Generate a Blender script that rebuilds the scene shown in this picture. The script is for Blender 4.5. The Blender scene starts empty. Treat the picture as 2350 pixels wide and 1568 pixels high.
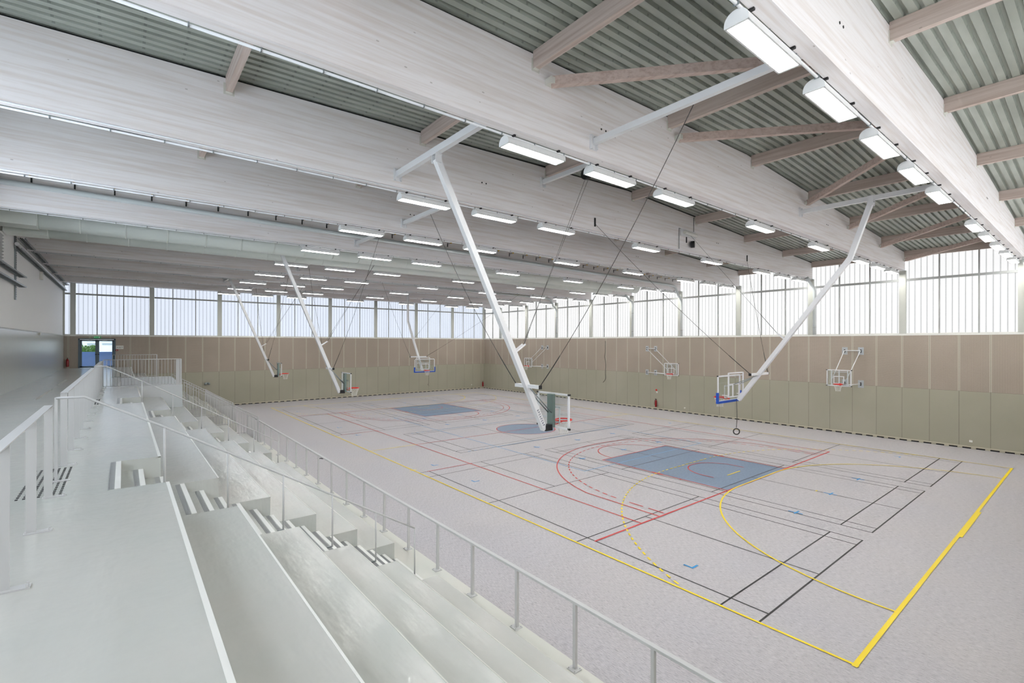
import bpy, math, random
from mathutils import Vector, Matrix
random.seed(7)
S = bpy.context.scene
COL = S.collection
# ------------------------------------------------------------------ camera
YAW, ROLL, FPX, SHY = 0.8924, 0.0018, 1106.65, 4.57
cam = bpy.data.cameras.new('camera'); co = bpy.data.objects.new('camera', cam); COL.objects.link(co)
F = Vector((-math.sin(YAW), math.cos(YAW), 0)); R0 = Vector((math.cos(YAW), math.sin(YAW), 0)); U0 = Vector((0, 0, 1))
R = R0*math.cos(ROLL)+U0*math.sin(ROLL); U = -R0*math.sin(ROLL)+U0*math.cos(ROLL)
M = Matrix((R, U, -F)).transposed().to_4x4(); M.translation = Vector((22.5902, -19.3126, 5.2612))
co.matrix_world = M
cam.sensor_width = 36; cam.lens = FPX*36/2350; cam.shift_y = SHY/2350; cam.clip_start = 0.05; cam.clip_end = 300
S.camera = co
# ------------------------------------------------------------------ world, exposure
w = bpy.data.worlds.new('sky'); S.world = w; w.use_nodes = True
bg = w.node_tree.nodes['Background']; bg.inputs[0].default_value = (0.80, 0.90, 1.0, 1); bg.inputs[1].default_value = 2.2
S.view_settings.view_transform = 'Standard'; S.view_settings.look = 'None'; S.view_settings.exposure = 0.0; S.view_settings.gamma = 1
S.view_settings.use_curve_mapping = False
PANE_R, PANE_E, FILL_N, FILL_L, LAMP = 0.98, 0.98, 2.4, 3.9, 39.0
S.cycles.use_denoising = True
try: S.cycles.denoiser = 'OPENIMAGEDENOISE'
except Exception: pass
S.cycles.max_bounces = 6; S.cycles.diffuse_bounces = 4; S.cycles.glossy_bounces = 2; S.cycles.transmission_bounces = 2
S.cycles.transparent_max_bounces = 12; S.cycles.caustics_reflective = False; S.cycles.caustics_refractive = False
S.cycles.sample_clamp_indirect = 8.0
S.cycles.use_adaptive_sampling = True; S.cycles.adaptive_threshold = 0.15; S.cycles.adaptive_min_samples = 12
# ------------------------------------------------------------------ helpers
def tag(o, label=None, cat=None, group=None, kind=None):
    if label: o['label'] = label
    if cat: o['category'] = cat
    if group: o['group'] = group
    if kind: o['kind'] = kind
    return o
def empty(name, loc=(0, 0, 0), label=None, cat=None, group=None):
    o = bpy.data.objects.new(name, None); COL.objects.link(o); o.location = loc
    o.empty_display_size = 0.1
    return tag(o, label, cat, group)
class MB:
    def __init__(s): s.v = []; s.f = []; s.sm = []
    def add(s, vs, fs, smooth=False):
        b = len(s.v); s.v += [tuple(p) for p in vs]
        s.f += [tuple(b+i for i in f) for f in fs]; s.sm += [smooth]*len(fs); return s
    def box(s, x0, x1, y0, y1, z0, z1):
        x0, x1 = sorted((x0, x1)); y0, y1 = sorted((y0, y1)); z0, z1 = sorted((z0, z1))
        return s.add([(x0,y0,z0),(x1,y0,z0),(x1,y1,z0),(x0,y1,z0),(x0,y0,z1),(x1,y0,z1),(x1,y1,z1),(x0,y1,z1)],
              [(0,3,2,1),(4,5,6,7),(0,1,5,4),(1,2,6,5),(2,3,7,6),(3,0,4,7)])
    def rect(s, x0, x1, y0, y1, z):
        return s.add([(x0,y0,z),(x1,y0,z),(x1,y1,z),(x0,y1,z)], [(0,1,2,3)])
    def bar(s, a, b, w, h=None, up=(0, 0, 1), roll=0.0):
        a = Vector(a); b = Vector(b); d = (b-a).normalized(); h = h or w
        u = Vector(up); 
        if abs(d.dot(u)) > 0.99: u = Vector((0, 1, 0))
        sx = d.cross(u).normalized(); uy = sx.cross(d)
        vs = []
        for p in (a, b):
            for i, j in ((-1,-1),(1,-1),(1,1),(-1,1)): vs.append(p+sx*(i*w/2)+uy*(j*h/2))
        return s.add(vs, [(0,1,2,3),(7,6,5,4),(0,4,5,1),(1,5,6,2),(2,6,7,3),(3,7,4,0)])
    def tube(s, pts, r, n=8, closed=False, caps=True):
        pts = [Vector(p) for p in pts]; m = len(pts); rings = []
        pu = None
        for i, p in enumerate(pts):
            if closed: d = (pts[(i+1) % m]-pts[i-1]).normalized()
            else:
                d = Vector((0, 0, 0))
                if i > 0: d += (p-pts[i-1]).normalized()
                if i < m-1: d += (pts[i+1]-p).normalized()
                d.normalize()
            if pu is None:
                pu = Vector((0, 0, 1)) if abs(d.z) < 0.9 else Vector((0, 1, 0))
            pu = (pu-d*pu.dot(d)); pu = pu.normalized() if pu.length > 1e-5 else Vector((1, 0, 0))
            sx = d.cross(pu)
            rr = r[i] if isinstance(r, (list, tuple)) else r
            rings.append([p+(pu*math.cos(2*math.pi*k/n)+sx*math.sin(2*math.pi*k/n))*rr for k in range(n)])
        vs = [q for ring in rings for q in ring]; fs = []
        for i in range(m if closed else m-1):
            j = (i+1) % m
            for k in range(n):
                k2 = (k+1) % n; fs.append((i*n+k, j*n+k, j*n+k2, i*n+k2))
        b0 = len(s.v); s.add(vs, fs, True)
        if caps and not closed:
            s.f += [tuple(b0+i for i in range(n)), tuple(b0+(m-1)*n+i for i in reversed(range(n)))]; s.sm += [False, False]
        return s
    def extrude(s, prof, x0, x1, axis='x'):
        n = len(prof)
        if axis == 'x': A = [(x0, p[0], p[1]) for p in prof]; B = [(x1, p[0], p[1]) for p in prof]
        elif axis == 'y': A = [(p[0], x0, p[1]) for p in prof]; B = [(p[0], x1, p[1]) for p in prof]
        else: A = [(p[0], p[1], x0) for p in prof]; B = [(p[0], p[1], x1) for p in prof]
        return s.add(A+B, [tuple(range(n)), tuple(reversed(range(n, 2*n)))]+[(i, i+n, (i+1) % n+n, (i+1) % n) for i in range(n)])
    def lathe(s, prof, c, n=16):
        vs = []; m = len(prof)
        for r, z in prof:
            for k in range(n):
                a = 2*math.pi*k/n; vs.append((c[0]+r*math.cos(a), c[1]+r*math.sin(a), c[2]+z))
        fs = [(i*n+k, i*n+(k+1) % n, (i+1)*n+(k+1) % n, (i+1)*n+k) for i in range(m-1) for k in range(n)]
        return s.add(vs, fs, True)
    def split(s, name, mat, parent=None, label=None):
        par = list(range(len(s.v)))
        def find(i):
            while par[i] != i: par[i] = par[par[i]]; i = par[i]
            return i
        for f in s.f:
            r = find(f[0])
            for q in f[1:]: par[find(q)] = r
        g = {}
        for f, sm in zip(s.f, s.sm): g.setdefault(find(f[0]), []).append((f, sm))
        out = []
        for fs in g.values():
            m = MB(); idx = {}
            for f, sm in fs:
                for q in f:
                    if q not in idx: idx[q] = len(m.v); m.v.append(s.v[q])
                m.f.append(tuple(idx[q] for q in f)); m.sm.append(sm)
            out.append(m.build(name, mat, parent, label))
        return out
    def build(s, name, mat, parent=None, label=None, cat=None, group=None, kind=None, fix=True):
        me = bpy.data.meshes.new(name); me.from_pydata(s.v, [], s.f)
        for p, q in zip(me.polygons, s.sm): p.use_smooth = q
        if fix:
            import bmesh
            bm = bmesh.new(); bm.from_mesh(me); bmesh.ops.recalc_face_normals(bm, faces=bm.faces); bm.to_mesh(me); bm.free()
        me.materials.append(mat)
        o = bpy.data.objects.new(name, me); COL.objects.link(o)
        if parent: o.parent = parent; o.matrix_parent_inverse = Matrix.Translation(-parent.location)
        return tag(o, label, cat, group, kind)
def dup(root, loc, label=None, group=None, cat=None):
    r = root.copy(); COL.objects.link(r); r.location = loc
    if label: r['label'] = label
    if group: r['group'] = group
    for ch in list(root.children):
        c = ch.copy(); COL.objects.link(c); c.parent = r
        for g in list(ch.children):
            d = g.copy(); COL.objects.link(d); d.parent = c
    return r
ORD = ['first','second','third','fourth','fifth','sixth','seventh','eighth','ninth','tenth','eleventh','twelfth','thirteenth','fourteenth','fifteenth','sixteenth','seventeenth','eighteenth','nineteenth','twentieth']
# ------------------------------------------------------------------ materials
def srgb(r, g, b):
    return tuple(((c/255)/12.92 if c/255 <= 0.04045 else ((c/255+0.055)/1.055)**2.4) for c in (r, g, b))+(1,)
def mat(name, col, rough=0.5, metal=0.0, spec=0.5, emis=0.0, alpha=1.0):
    m = bpy.data.materials.new(name); m.use_nodes = True; b = m.node_tree.nodes['Principled BSDF']
    b.inputs['Base Color'].default_value = col; b.inputs['Roughness'].default_value = rough; b.inputs['Metallic'].default_value = metal
    b.inputs['Specular IOR Level'].default_value = spec
    if emis: b.inputs['Emission Color'].default_value = col; b.inputs['Emission Strength'].default_value = emis
    return m
class NT:
    def __init__(s, m): s.t = m.node_tree; s.b = s.t.nodes['Principled BSDF']; s.tc = s.n('ShaderNodeTexCoord')
    def n(s, ty, **k):
        nd = s.t.nodes.new(ty)
        for a, v in k.items(): setattr(nd, a, v)
        return nd
    def l(s, a, b): s.t.links.new(a, b)
    def math(s, op, a, b=None, c=None):
        nd = s.n('ShaderNodeMath', operation=op)
        for i, v in enumerate((a, b, c)):
            if v is None: continue
            if isinstance(v, (int, float)): nd.inputs[i].default_value = v
            else: s.l(v, nd.inputs[i])
        return nd.outputs[0]
    def noise(s, scale, detail=2, sc=(1, 1, 1), rough=0.5):
        mp = s.n('ShaderNodeMapping'); mp.inputs['Scale'].default_value = sc; s.l(s.tc.outputs['Object'], mp.inputs[0])
        nz = s.n('ShaderNodeTexNoise'); nz.inputs['Scale'].default_value = scale; nz.inputs['Detail'].default_value = detail; nz.inputs['Roughness'].default_value = rough
        s.l(mp.outputs[0], nz.inputs['Vector']); return nz.outputs['Fac']
    def ramp(s, fac, stops):
        r = s.n('ShaderNodeValToRGB'); s.l(fac, r.inputs[0]); e = r.color_ramp.elements
        while len(e) < len(stops): e.new(0.5)
        for i, (p, c) in enumerate(stops): e[i].position = p; e[i].color = c
        return r.outputs[0]
    def mix(s, fac, a, b, mode='MIX'):
        nd = s.n('ShaderNodeMix', data_type='RGBA', blend_type=mode)
        if isinstance(fac, (int, float)): nd.inputs[0].default_value = fac
        else: s.l(fac, nd.inputs[0])
        for i, v in ((6, a), (7, b)):
            if isinstance(v, tuple): nd.inputs[i].default_value = v
            else: s.l(v, nd.inputs[i])
        return nd.outputs[2]
    def xyz(s):
        x = s.n('ShaderNodeSeparateXYZ'); s.l(s.tc.outputs['Object'], x.inputs[0]); return x.outputs
    def bump(s, h, st, dist=0.01):
        b = s.n('ShaderNodeBump'); b.inputs['Strength'].default_value = st; b.inputs['Distance'].default_value = dist
        s.l(h, b.inputs['Height']); s.l(b.outputs[0], s.b.inputs['Normal'])
    def band(s, c, period, off, width):   # 1 inside a line of given width every period
        a = s.math('ADD', c, -off+period*1000+width/2); a = s.math('MODULO', a, period); return s.math('LESS_THAN', a, width)
    def col(s, c): s.l(c, s.b.inputs['Base Color'])
# sports floor: mottled grey vinyl with streaks along x
m_floor = mat('sports_vinyl', srgb(176, 172, 176), 0.42, spec=0.35); t = NT(m_floor)
f1 = t.noise(1.0, 4, (9, 75, 1), 0.65); f2 = t.noise(1.0, 3, (16, 120, 1), 0.6); f3 = t.noise(1.0, 2, (0.35, 0.35, 1))
c = t.ramp(f1, [(0.33, srgb(142, 141, 148)), (0.5, srgb(188, 185, 190)), (0.68, srgb(210, 206, 209))])
c = t.mix(t.math('LESS_THAN', f2, 0.355), c, srgb(96, 94, 98)); c = t.mix(t.math('GREATER_THAN', f2, 0.655), c, srgb(208, 196, 192))
c = t.mix(0.22, c, t.ramp(f3, [(0.3, srgb(196, 193, 201)), (0.7, srgb(212, 203, 199))])); t.col(c)
# glossy painted concrete of the stand
def paint(name, col, rough, bs, bd=0.004):
    m = mat(name, col, rough, spec=0.5); t = NT(m)
    n1 = t.noise(1.0, 3, (1.2, 5, 1)); n2 = t.noise(1.0, 2, (7, 7, 7)); n3 = t.noise(1.0, 2, (0.7, 0.7, 0.7))
    c = t.mix(t.ramp(n3, [(0.35, (0, 0, 0, 1)), (0.7, (1, 1, 1, 1))]), col, tuple(min(1, v*k) for v, k in zip(col[:3], (0.93, 0.97, 0.97)))+(1,)); t.col(c)
    t.bump(t.math('ADD', n1, t.math('MULTIPLY', n2, 0.35)), bs, bd); return m
m_stand = paint('varnished_grey_concrete', srgb(204, 204, 199), 0.2, 0.5, 0.018)
m_stand_side = paint('painted_grey_riser', srgb(214, 216, 218), 0.4, 0.1)
m_kerb = paint('painted_kerb', srgb(220, 218, 210), 0.35, 0.1)
# whitewashed glulam
def wood(name, c1, c2, ax, knots=True):
    m = mat(name, c1, 0.62, spec=0.25); t = NT(m)
    sc = (1.0, 1.0, 1.0)
    k = 0.45
    sc1 = tuple(k if a == ax else 14.0 for a in 'xyz'); sc2 = tuple(1.6 if a == ax else 60.0 for a in 'xyz')
    n1 = t.noise(1.0, 4, sc1, 0.6); n2 = t.noise(1.0, 3, sc2, 0.6)
    c = t.ramp(n1, [(0.34, c2), (0.56, c1), (1.0, tuple(min(1, v*1.06) for v in c1[:3])+(1,))])
    c = t.mix(t.math('MULTIPLY', t.math('GREATER_THAN', n2, 0.6), 0.25), c, c2)
    if knots:
        mp = t.n('ShaderNodeMapping'); mp.inputs['Scale'].default_value = tuple(1.6 if a == ax else 3.4 for a in 'xyz'); t.l(t.tc.outputs['Object'], mp.inputs[0])
        v = t.n('ShaderNodeTexVoronoi'); v.inputs['Scale'].default_value = 1.0; t.l(mp.outputs[0], v.inputs['Vector'])
        c = t.mix(t.math('MULTIPLY', t.math('LESS_THAN', v.outputs['Distance'], 0.045), 0.4), c, srgb(120, 106, 98))
    t.col(c); return m
m_beam = wood('whitewashed_glulam', srgb(244, 241, 242), srgb(232, 225, 222), 'y')
m_purlin = wood('pale_timber', srgb(206, 192, 184), srgb(186, 168, 158), 'x')
m_brace = wood('pale_brace_timber', srgb(208, 190, 181), srgb(188, 166, 155), 'x')
# roof deck
m_deck = mat('galvanised_deck', srgb(176, 188, 182), 0.38, 0.15, 0.5); t = NT(m_deck)
X = t.xyz(); fine = t.noise(1, 2, (2.5, 0.7, 2)); c = t.ramp(fine, [(0.3, srgb(158, 164, 155)), (0.7, srgb(180, 187, 178))])
dots = t.math('MULTIPLY', t.band(X[0], 0.213, 0.06, 0.012), t.band(X[1], 0.62, 0.2, 0.045)); c = t.mix(t.math('MULTIPLY', dots, 0.4), c, srgb(90, 94, 92)); t.col(c)
m_dark = mat('dark_gap', srgb(30, 30, 30), 0.8)
# translucent window cladding: backlit glow; near and left panes are unseen added light
def pane(name, ax, col, st, per, off):
    m = mat(name, srgb(64, 66, 68), 0.35, spec=0.2); t = NT(m); X = t.xyz()[0 if ax == 'x' else 1]
    seam = t.band(X, per, off, 0.014); side = t.band(X, per, off, 0.075)
    dim = t.mix(t.math('MULTIPLY', side, 0.14), (1, 1, 1, 1), (0, 0, 0, 1)); dim = t.mix(t.math('MULTIPLY', seam, 0.72), dim, (0.03, 0.03, 0.03, 1))
    n = t.noise(1, 1, (0.8, 0.8, 0.35)); dim = t.mix(0.1, dim, t.ramp(n, [(0.3, (0.6, 0.6, 0.6, 1)), (0.7, (1, 1, 1, 1))]), 'MULTIPLY')
    e = t.mix(1.0, dim, col, 'MULTIPLY'); t.l(e, t.b.inputs['Emission Color']); t.b.inputs['Emission Strength'].default_value = st
    return m
m_pane_r = pane('translucent_cladding_side', 'x', (1, 1, 1, 1), PANE_R, 0.2517, 12.42)
m_pane_e = pane('translucent_cladding_end', 'y', (0.80, 0.87, 1.0, 1), PANE_E, 0.2532, -22.33)
m_fill_n = pane('added_fill_pane_near', 'y', (1, 1, 1, 1), FILL_N, 0.2532, -22.33)  # glow of the unseen panes added behind the camera
m_fill_l = pane('added_fill_pane_left', 'x', (0.80, 0.89, 1.0, 1), FILL_L, 0.2517, 12.42)  # bluish glow of the unseen panes added on the left
m_mull = mat('grey_mullion', srgb(176, 178, 176), 0.45, 0.0)
m_colm = mat('painted_steel_column', srgb(196, 198, 190), 0.4)
m_sill = mat('white_sill', srgb(232, 232, 226), 0.4)
# wall panels
def wallmat(name, ax, off):
    m = mat(name, srgb(176, 170, 152), 0.5, spec=0.3); t = NT(m); X = t.xyz(); a = X[0 if ax == 'x' else 1]; z = X[2]
    n = t.noise(1, 2, (0.4, 0.4, 0.4))
    low = t.ramp(n, [(0.3, srgb(168, 165, 147)), (0.7, srgb(176, 172, 155))]); hi = t.ramp(n, [(0.3, srgb(172, 160, 146)), (0.7, srgb(181, 168, 155))])
    hole = t.math('MULTIPLY', t.band(a, 0.03, 0, 0.012), t.band(z, 0.03, 0, 0.012)); hi = t.mix(t.math('MULTIPLY', hole, 0.5), hi, srgb(70, 66, 60))
    ishi = t.math('GREATER_THAN', z, 2.885); c = t.mix(ishi, low, hi)
    st = t.math('MULTIPLY', t.band(a, 1.157, off, 0.085), ishi); c = t.mix(st, c, srgb(196, 192, 176))
    c = t.mix(t.math('MULTIPLY', t.band(a, 1.157, off, 0.014), 0.75), c, srgb(82, 78, 68))
    c = t.mix(t.math('MULTIPLY', t.band(z, 100, 2.885, 0.012), 0.5), c, srgb(110, 104, 92)); t.col(c); return m
m_wall_r = wallmat('wall_cassettes_side', 'x', 6.17); m_wall_e = wallmat('wall_cassettes_end', 'y', -13.11)
m_white_wall = mat("white_wall_panel", srgb(242, 242, 240), 0.6)
m_grey_wall = mat('grey_metal_wall', srgb(196, 198, 196), 0.26, 0.25); t = NT(m_grey_wall); X = t.xyz()
c = t.mix(t.math('MULTIPLY', t.band(X[0], 0.19, 0, 0.012), 0.25), srgb(196, 198, 194), srgb(120, 124, 126)); t.col(c); t.bump(t.noise(1, 2, (4, 1, 0.6)), 0.15, 0.01)
m_base = mat('wall_baseboard', srgb(196, 190, 170), 0.45)
m_white = mat('white_powder_coat', srgb(228, 229, 231), 0.32); m_rail = mat('pale_grey_railing_paint', srgb(206, 206, 206), 0.35)
m_nose = mat('white_nosing', srgb(240, 240, 236), 0.4); m_grip = mat('grey_grip', srgb(150, 152, 154), 0.5)
m_black = mat('black_plastic', srgb(22, 22, 24), 0.5); m_cable = mat('dark_cable', srgb(62, 60, 58), 0.6); m_chain = mat('chain_steel', srgb(60, 62, 62), 0.4, 0.6)
m_steel = mat('galvanised_steel', srgb(150, 158, 160), 0.35, 0.7); m_zinc = mat('zinc_green_steel', srgb(132, 150, 146), 0.3, 0.6)
m_plate = mat('wall_plate_grey', srgb(186, 192, 196), 0.4, 0.1)
m_red = mat('red_paint', srgb(225, 40, 22), 0.4); m_redx = mat('extinguisher_red', srgb(150, 16, 24), 0.3); m_blue = mat('blue_pad', srgb(24, 82, 190), 0.5)
m_net = mat('net_cord', srgb(232, 232, 228), 0.8); m_yellowcap = mat('yellow_cap', srgb(220, 176, 30), 0.5)
m_duct = mat("painted_duct", srgb(228, 234, 228), 0.42); m_pipe = mat('grey_pipe', srgb(206, 212, 212), 0.35); m_cond = mat('white_conduit', srgb(228, 230, 232), 0.35)
m_lamp = mat('lamp_housing', srgb(232, 234, 234), 0.35)
m_diff = mat('lit_diffuser', (1, 0.985, 0.95, 1), 0.5, emis=LAMP)
m_glass = mat('clear_board', (0.92, 0.95, 0.95, 1), 0.05, spec=0.4)
def make_glass(name, tint, fac):
    g = bpy.data.materials.new(name); g.use_nodes = True; nt = g.node_tree; nt.nodes.clear(); o = nt.nodes.new('ShaderNodeOutputMaterial')
    mx = nt.nodes.new('ShaderNodeMixShader'); tr = nt.nodes.new('ShaderNodeBsdfTransparent'); gl = nt.nodes.new('ShaderNodeBsdfGlossy')
    tr.inputs[0].default_value = tint; gl.inputs['Roughness'].default_value = 0.04; mx.inputs[0].default_value = fac
    nt.links.new(tr.outputs[0], mx.inputs[1]); nt.links.new(gl.outputs[0], mx.inputs[2]); nt.links.new(mx.outputs[0], o.inputs[0]); return g
m_glass = make_glass('clear_board', (0.96, 0.98, 0.98, 1), 0.05)
m_doorglass = make_glass('door_glass', (0.86, 0.93, 0.97, 1), 0.06)
m_doorfr = mat('door_frame_grey', srgb(96, 112, 122), 0.4); m_green = mat('exit_green', srgb(20, 160, 90), 0.5, emis=0.5)
L_Y = mat('line_yellow', srgb(253, 224, 8), 0.4); L_R = mat('line_red', srgb(214, 52, 50), 0.4); L_K = mat('line_black', srgb(26, 26, 28), 0.4)
L_B = mat('line_blue', srgb(40, 150, 214), 0.4); L_LB = mat('line_lightblue', srgb(110, 170, 214), 0.4)
m_key = mat('blue_court_paint', srgb(112, 134, 160), 0.42); t = NT(m_key)
c = t.ramp(t.noise(1.0, 4, (9, 75, 1), 0.65), [(0.33, srgb(92, 112, 138)), (0.5, srgb(116, 138, 164)), (0.68, srgb(134, 154, 178))]); t.col(c)
# ------------------------------------------------------------------ key dimensions
YR, XE, YL, XN = 13.94, -23.95, -22.65, 23.08           # right wall, end wall, left wall, near wall
BX = [19.97-4.535*k for k in range(10)]                 # beam / column lines
PY = [-17.6+4.53*k for k in range(8)]                   # purlin rows (last at the right wall)
PY[7] = 13.76
ZG = 3.43                                               # gallery floor level
def ztop(y): return 11.10-0.024*(-4.35-y) if y < -4.35 else 11.10-0.046*(y+4.35)
# ------------------------------------------------------------------ setting
floor = MB().box(XE-.3, XN+.3, -22.95, YR+.3, -0.3, 0).build('floor', m_floor, kind='structure', label='mottled grey vinyl sports floor of the hall')
gal = MB()
gal.box(-3.05, XN, YL, -19.45, ZG-.35, ZG); gal.box(XE, -3.05, YL, -19.4, ZG-.35, ZG)
gallery = gal.build('floor', m_stand, kind='structure', label='glossy pale grey gallery floor along the left wall')
g2 = MB()
for a, b in ((0.9, -3.4), (-5.6, -9.5)): g2.box(a, b, -21.53, -21.45, ZG, ZG+.004)
g2.split('floor_strip', m_kerb, gallery)
# ceiling deck
mb = MB(); P = 0.213
xs = []; x = XE-.4
while x < XN+.4:
    xs += [(x, 0), (x+.12, 0), (x+.14, .07), (x+.193, .07)]; x += P
xs.append((x, 0))
rows = [-23.1, -4.35, 14.4]; zr = [ztop(-23.1), ztop(-4.35), ztop(14.4)]
vs = []
for y, z in zip(rows, zr):
    vs += [(a, y, z+.055+b) for a, b in xs]
n = len(xs); fs = [(i*n+k, i*n+k+1, (i+1)*n+k+1, (i+1)*n+k) for i in range(2) for k in range(n-1)]
mb.add(vs, fs)
ceiling = mb.build('ceiling', m_deck, kind='structure', label='ribbed grey green steel roof deck', fix=False)
mb = MB()
for i in range(2):
    y0, y1 = rows[i], rows[i+1]; z0, z1 = zr[i]+.16, zr[i+1]+.16
    mb.add([(XE-.4,y0,z0),(XN+.4,y0,z0),(XN+.4,y1,z1),(XE-.4,y1,z1),(XE-.4,y0,z0+.2),(XN+.4,y0,z0+.2),(XN+.4,y1,z1+.2),(XE-.4,y1,z1+.2)],
           [(0,3,2,1),(4,5,6,7),(0,1,5,4),(1,2,6,5),(2,3,7,6),(3,0,4,7)])
mb.build('roof_insulation', m_dark, ceiling)
# walls
DY0, DY1, DZ1 = -21.84, -19.76, 5.57                       # door opening in the end wall
wr = MB().box(XE-.3, XN+.3, YR, YR+.3, 0, 5.735).build('wall_right', m_wall_r, kind='structure', label='long wall of khaki grey metal cassettes, perforated above')
we = MB()
we.box(XE-.25, XE, YL, DY0, 0, 5.735); we.box(XE-.25, XE, DY1, YR, 0, 5.735); we.box(XE-.25, XE, DY0, DY1, 0, ZG-.02); we.box(XE-.25, XE, DY0, DY1, DZ1, 5.735)
we.build('wall_end', m_wall_e, kind='structure', label='far end wall of khaki grey metal cassettes')
wl = MB().box(XE-.3, 2.5, YL-.3, YL, ZG+2.36, 11.3).box(2.5, XN+.3, YL-.3, YL, 9.2, 11.3).build('wall_left', m_white_wall, kind='structure', label='white upper part of the left gallery wall')
MB().box(XE-.3, XN+.3, YL-.3, YL+.04, 0, ZG+2.35).build('wall_left', m_grey_wall, kind='structure', label='sheet metal lower part of the left gallery wall')
MB().box(XN, XN+.3, YL, YR, 0, 5.735).build('wall_near', m_wall_e, kind='structure', label='wall behind the camera')
MB().box(XE-.4, XN+.4, YR+.05, YR+.35, 10.12, 10.6).build('wall_right_top', m_white_wall, wr)
MB().box(XE-.4, XE-.05, YL, YR+.3, 10.1, 11.35).build('wall_end_top', m_white_wall, wl)
MB().box(XN+.05, XN+.4, YL, YR+.3, 10.1, 11.35).build('wall_near_top', m_white_wall, wl)
# sills and baseboards
MB().box(XE, XN, YR-.012, YR+.25, 5.735, 5.83).build('trim_right', m_sill, kind='structure', label='white sill under the long row of side windows')
MB().box(XE-.2, XE+.012, YL, YR, 5.735, 5.83).build('trim_end', m_sill, kind='structure', label='white sill under the end wall windows')
MB().box(XE, XN, YL, YL+.06, ZG+2.33, ZG+2.37).build('trim_left', m_mull, kind='structure', label='grey ledge where left wall changes from metal to white')
def base(name, axis, a0, a1, label):
    mb = MB(); dk = MB(); p = 0.51; a = a0
    if axis == 'x': mb.box(a0, a1, YR-.05, YR, .07, .13)
    else: mb.box(XE, XE+.05, a0, a1, .07, .13)
    while a < a1-p:
        if axis == 'x': mb.box(a+.33, a+p, YR-.03, YR, 0, .07); dk.box(a, a+.33, YR-.008, YR, 0, .07)
        else: mb.box(XE, XE+.03, a+.33, a+p, 0, .07); dk.box(XE, XE+.008, a, a+.33, 0, .07)
        a += p
    o = mb.build(name, m_base, kind='structure', label=label); dk.build('vent_slot', m_dark, o)
base('baseboard_right', 'x', XE, XN, 'slotted baseboard along the long side wall'); base('baseboard_end', 'y', -14, YR, 'slotted baseboard along the end wall')
# windows
wn = 0
def window_side(x0, x1, cols, mullx, label):
    global wn; wn += 1
    o = MB().box(x0, x1, YR+.16, YR+.2, 5.83, 10.14).build('window_%d' % wn, m_pane_r, kind='structure', label=label)
    f = MB()
    for m in mullx:
        if x0+.05 < m < x1-.05: f.box(m-.03, m+.03, YR+.06, YR+.15, 5.83, 10.14)
    if f.v: f.split('mullion', m_mull, o)
    MB().box(x0, x1, YR+.04, YR+.14, 8.71, 8.83).build('transom', m_mull, o)
    MB().box(x0, x1, YR+.1, YR+.15, 5.83, 5.87).build('window_frame', m_sill, o)
edges = [XN]+BX+[XE]
for i in range(len(edges)-1):
    b, a = edges[i], edges[i+1]
    x0 = a+(.16 if i < 10 else 0); x1 = b-(.16 if i > 0 else 0)
    mu = [12.42+1.512*k for k in range(-30, 10)]; mu = [m for m in mu if min(abs(m-e) for e in BX) > .5]
    window_side(x0, x1, None, mu, 'bright translucent window of the long wall, %s bay from the camera end' % ORD[i])
CY = [9.62-4.535*k for k in range(8)]
CY = [y for y in CY if y > YL+.5]
def window_end(y0, y1, X, sgn, m, name_i, label):
    global wn; wn += 1
    o = MB().box(X+sgn*.16, X+sgn*.2, y0, y1, 5.83, 10.14).build('window_%d' % wn, m, kind='structure', label=label)
    f = MB(); mu = [-22.33+1.518*k for k in range(30)]
    for q in mu:
        if y0+.04 < q < y1-.1 and min([abs(q-e) for e in CY]) > .5: f.box(X+sgn*.06, X+sgn*.15, q-.03, q+.03, 5.83, 10.14)
    if f.v: f.split('mullion', m_mull, o)
    MB().box(X+sgn*.04, X+sgn*.14, y0, y1, 8.71, 8.83).build('transom', m_mull, o)
    MB().box(X+sgn*.1, X+sgn*.15, y0, y1, 5.83, 5.87).build('window_frame', m_sill, o)
ed = [YR]+CY+[YL]
for i in range(len(ed)-1):
    b, a = ed[i], ed[i+1]; y0 = a+(.16 if i < len(ed)-2 else .1); y1 = b-(.16 if i > 0 else 0)
    window_end(y0, y1, XE, -1, m_pane_e, i, 'bluish translucent window of the end wall, %s bay from the corner' % ORD[i])
for i in range(len(ed)-1):  # unseen panes added behind the camera to light the beam faces
    b, a = ed[i], ed[i+1]; window_end(a+.16, b-.16, XN, 1, m_fill_n, i, 'translucent window behind the camera, %s bay from the long wall' % ORD[i])
for k in range(4):  # panes added out of view to brighten the beams and stand from the left
    wn += 1; a = 2.5+k*(XN-2.5)/4; b = a+(XN-2.5)/4
    o = MB().box(a+.08, b-.08, YL-.2, YL-.16, ZG+2.4, 9.2).build('window_%d' % wn, m_fill_l, kind='structure', label='unseen pane added for light on the left wall beside the camera, %s from the far side' % ORD[k])
    MB().box(b-.08, b+.08, YL-.25, YL, ZG+2.4, 9.2).build('window_frame', m_mull, o)
# columns
for i, x in enumerate(BX):
    MB().box(x-.15, x+.15, YR, YR+.28, 5.735, 9.3).build('steel_column', m_colm, label='grey steel column on the side window sill, %s from the camera end' % ORD[i], cat='column', group='columns between the side windows')
for i, y in enumerate(CY):
    MB().box(XE-.28, XE, y-.15, y+.15, 5.735, 10.3).build('steel_column', m_colm, label='grey steel column between end wall windows, %s from the hall corner' % ORD[i], cat='column', group='columns between the end windows')
MB().box(XE-.3, XE+.02, YR-.14, YR+.28, 5.735, 9.9).build('steel_column', m_colm, label='pale column in the far corner where both window rows meet', cat='column')
MB().box(XE-.2, XE+.02, YL, YL+.1, 5.735, 9.9).build('steel_column', m_colm, label='narrow column where the white left wall meets the end windows', cat='column')
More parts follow.
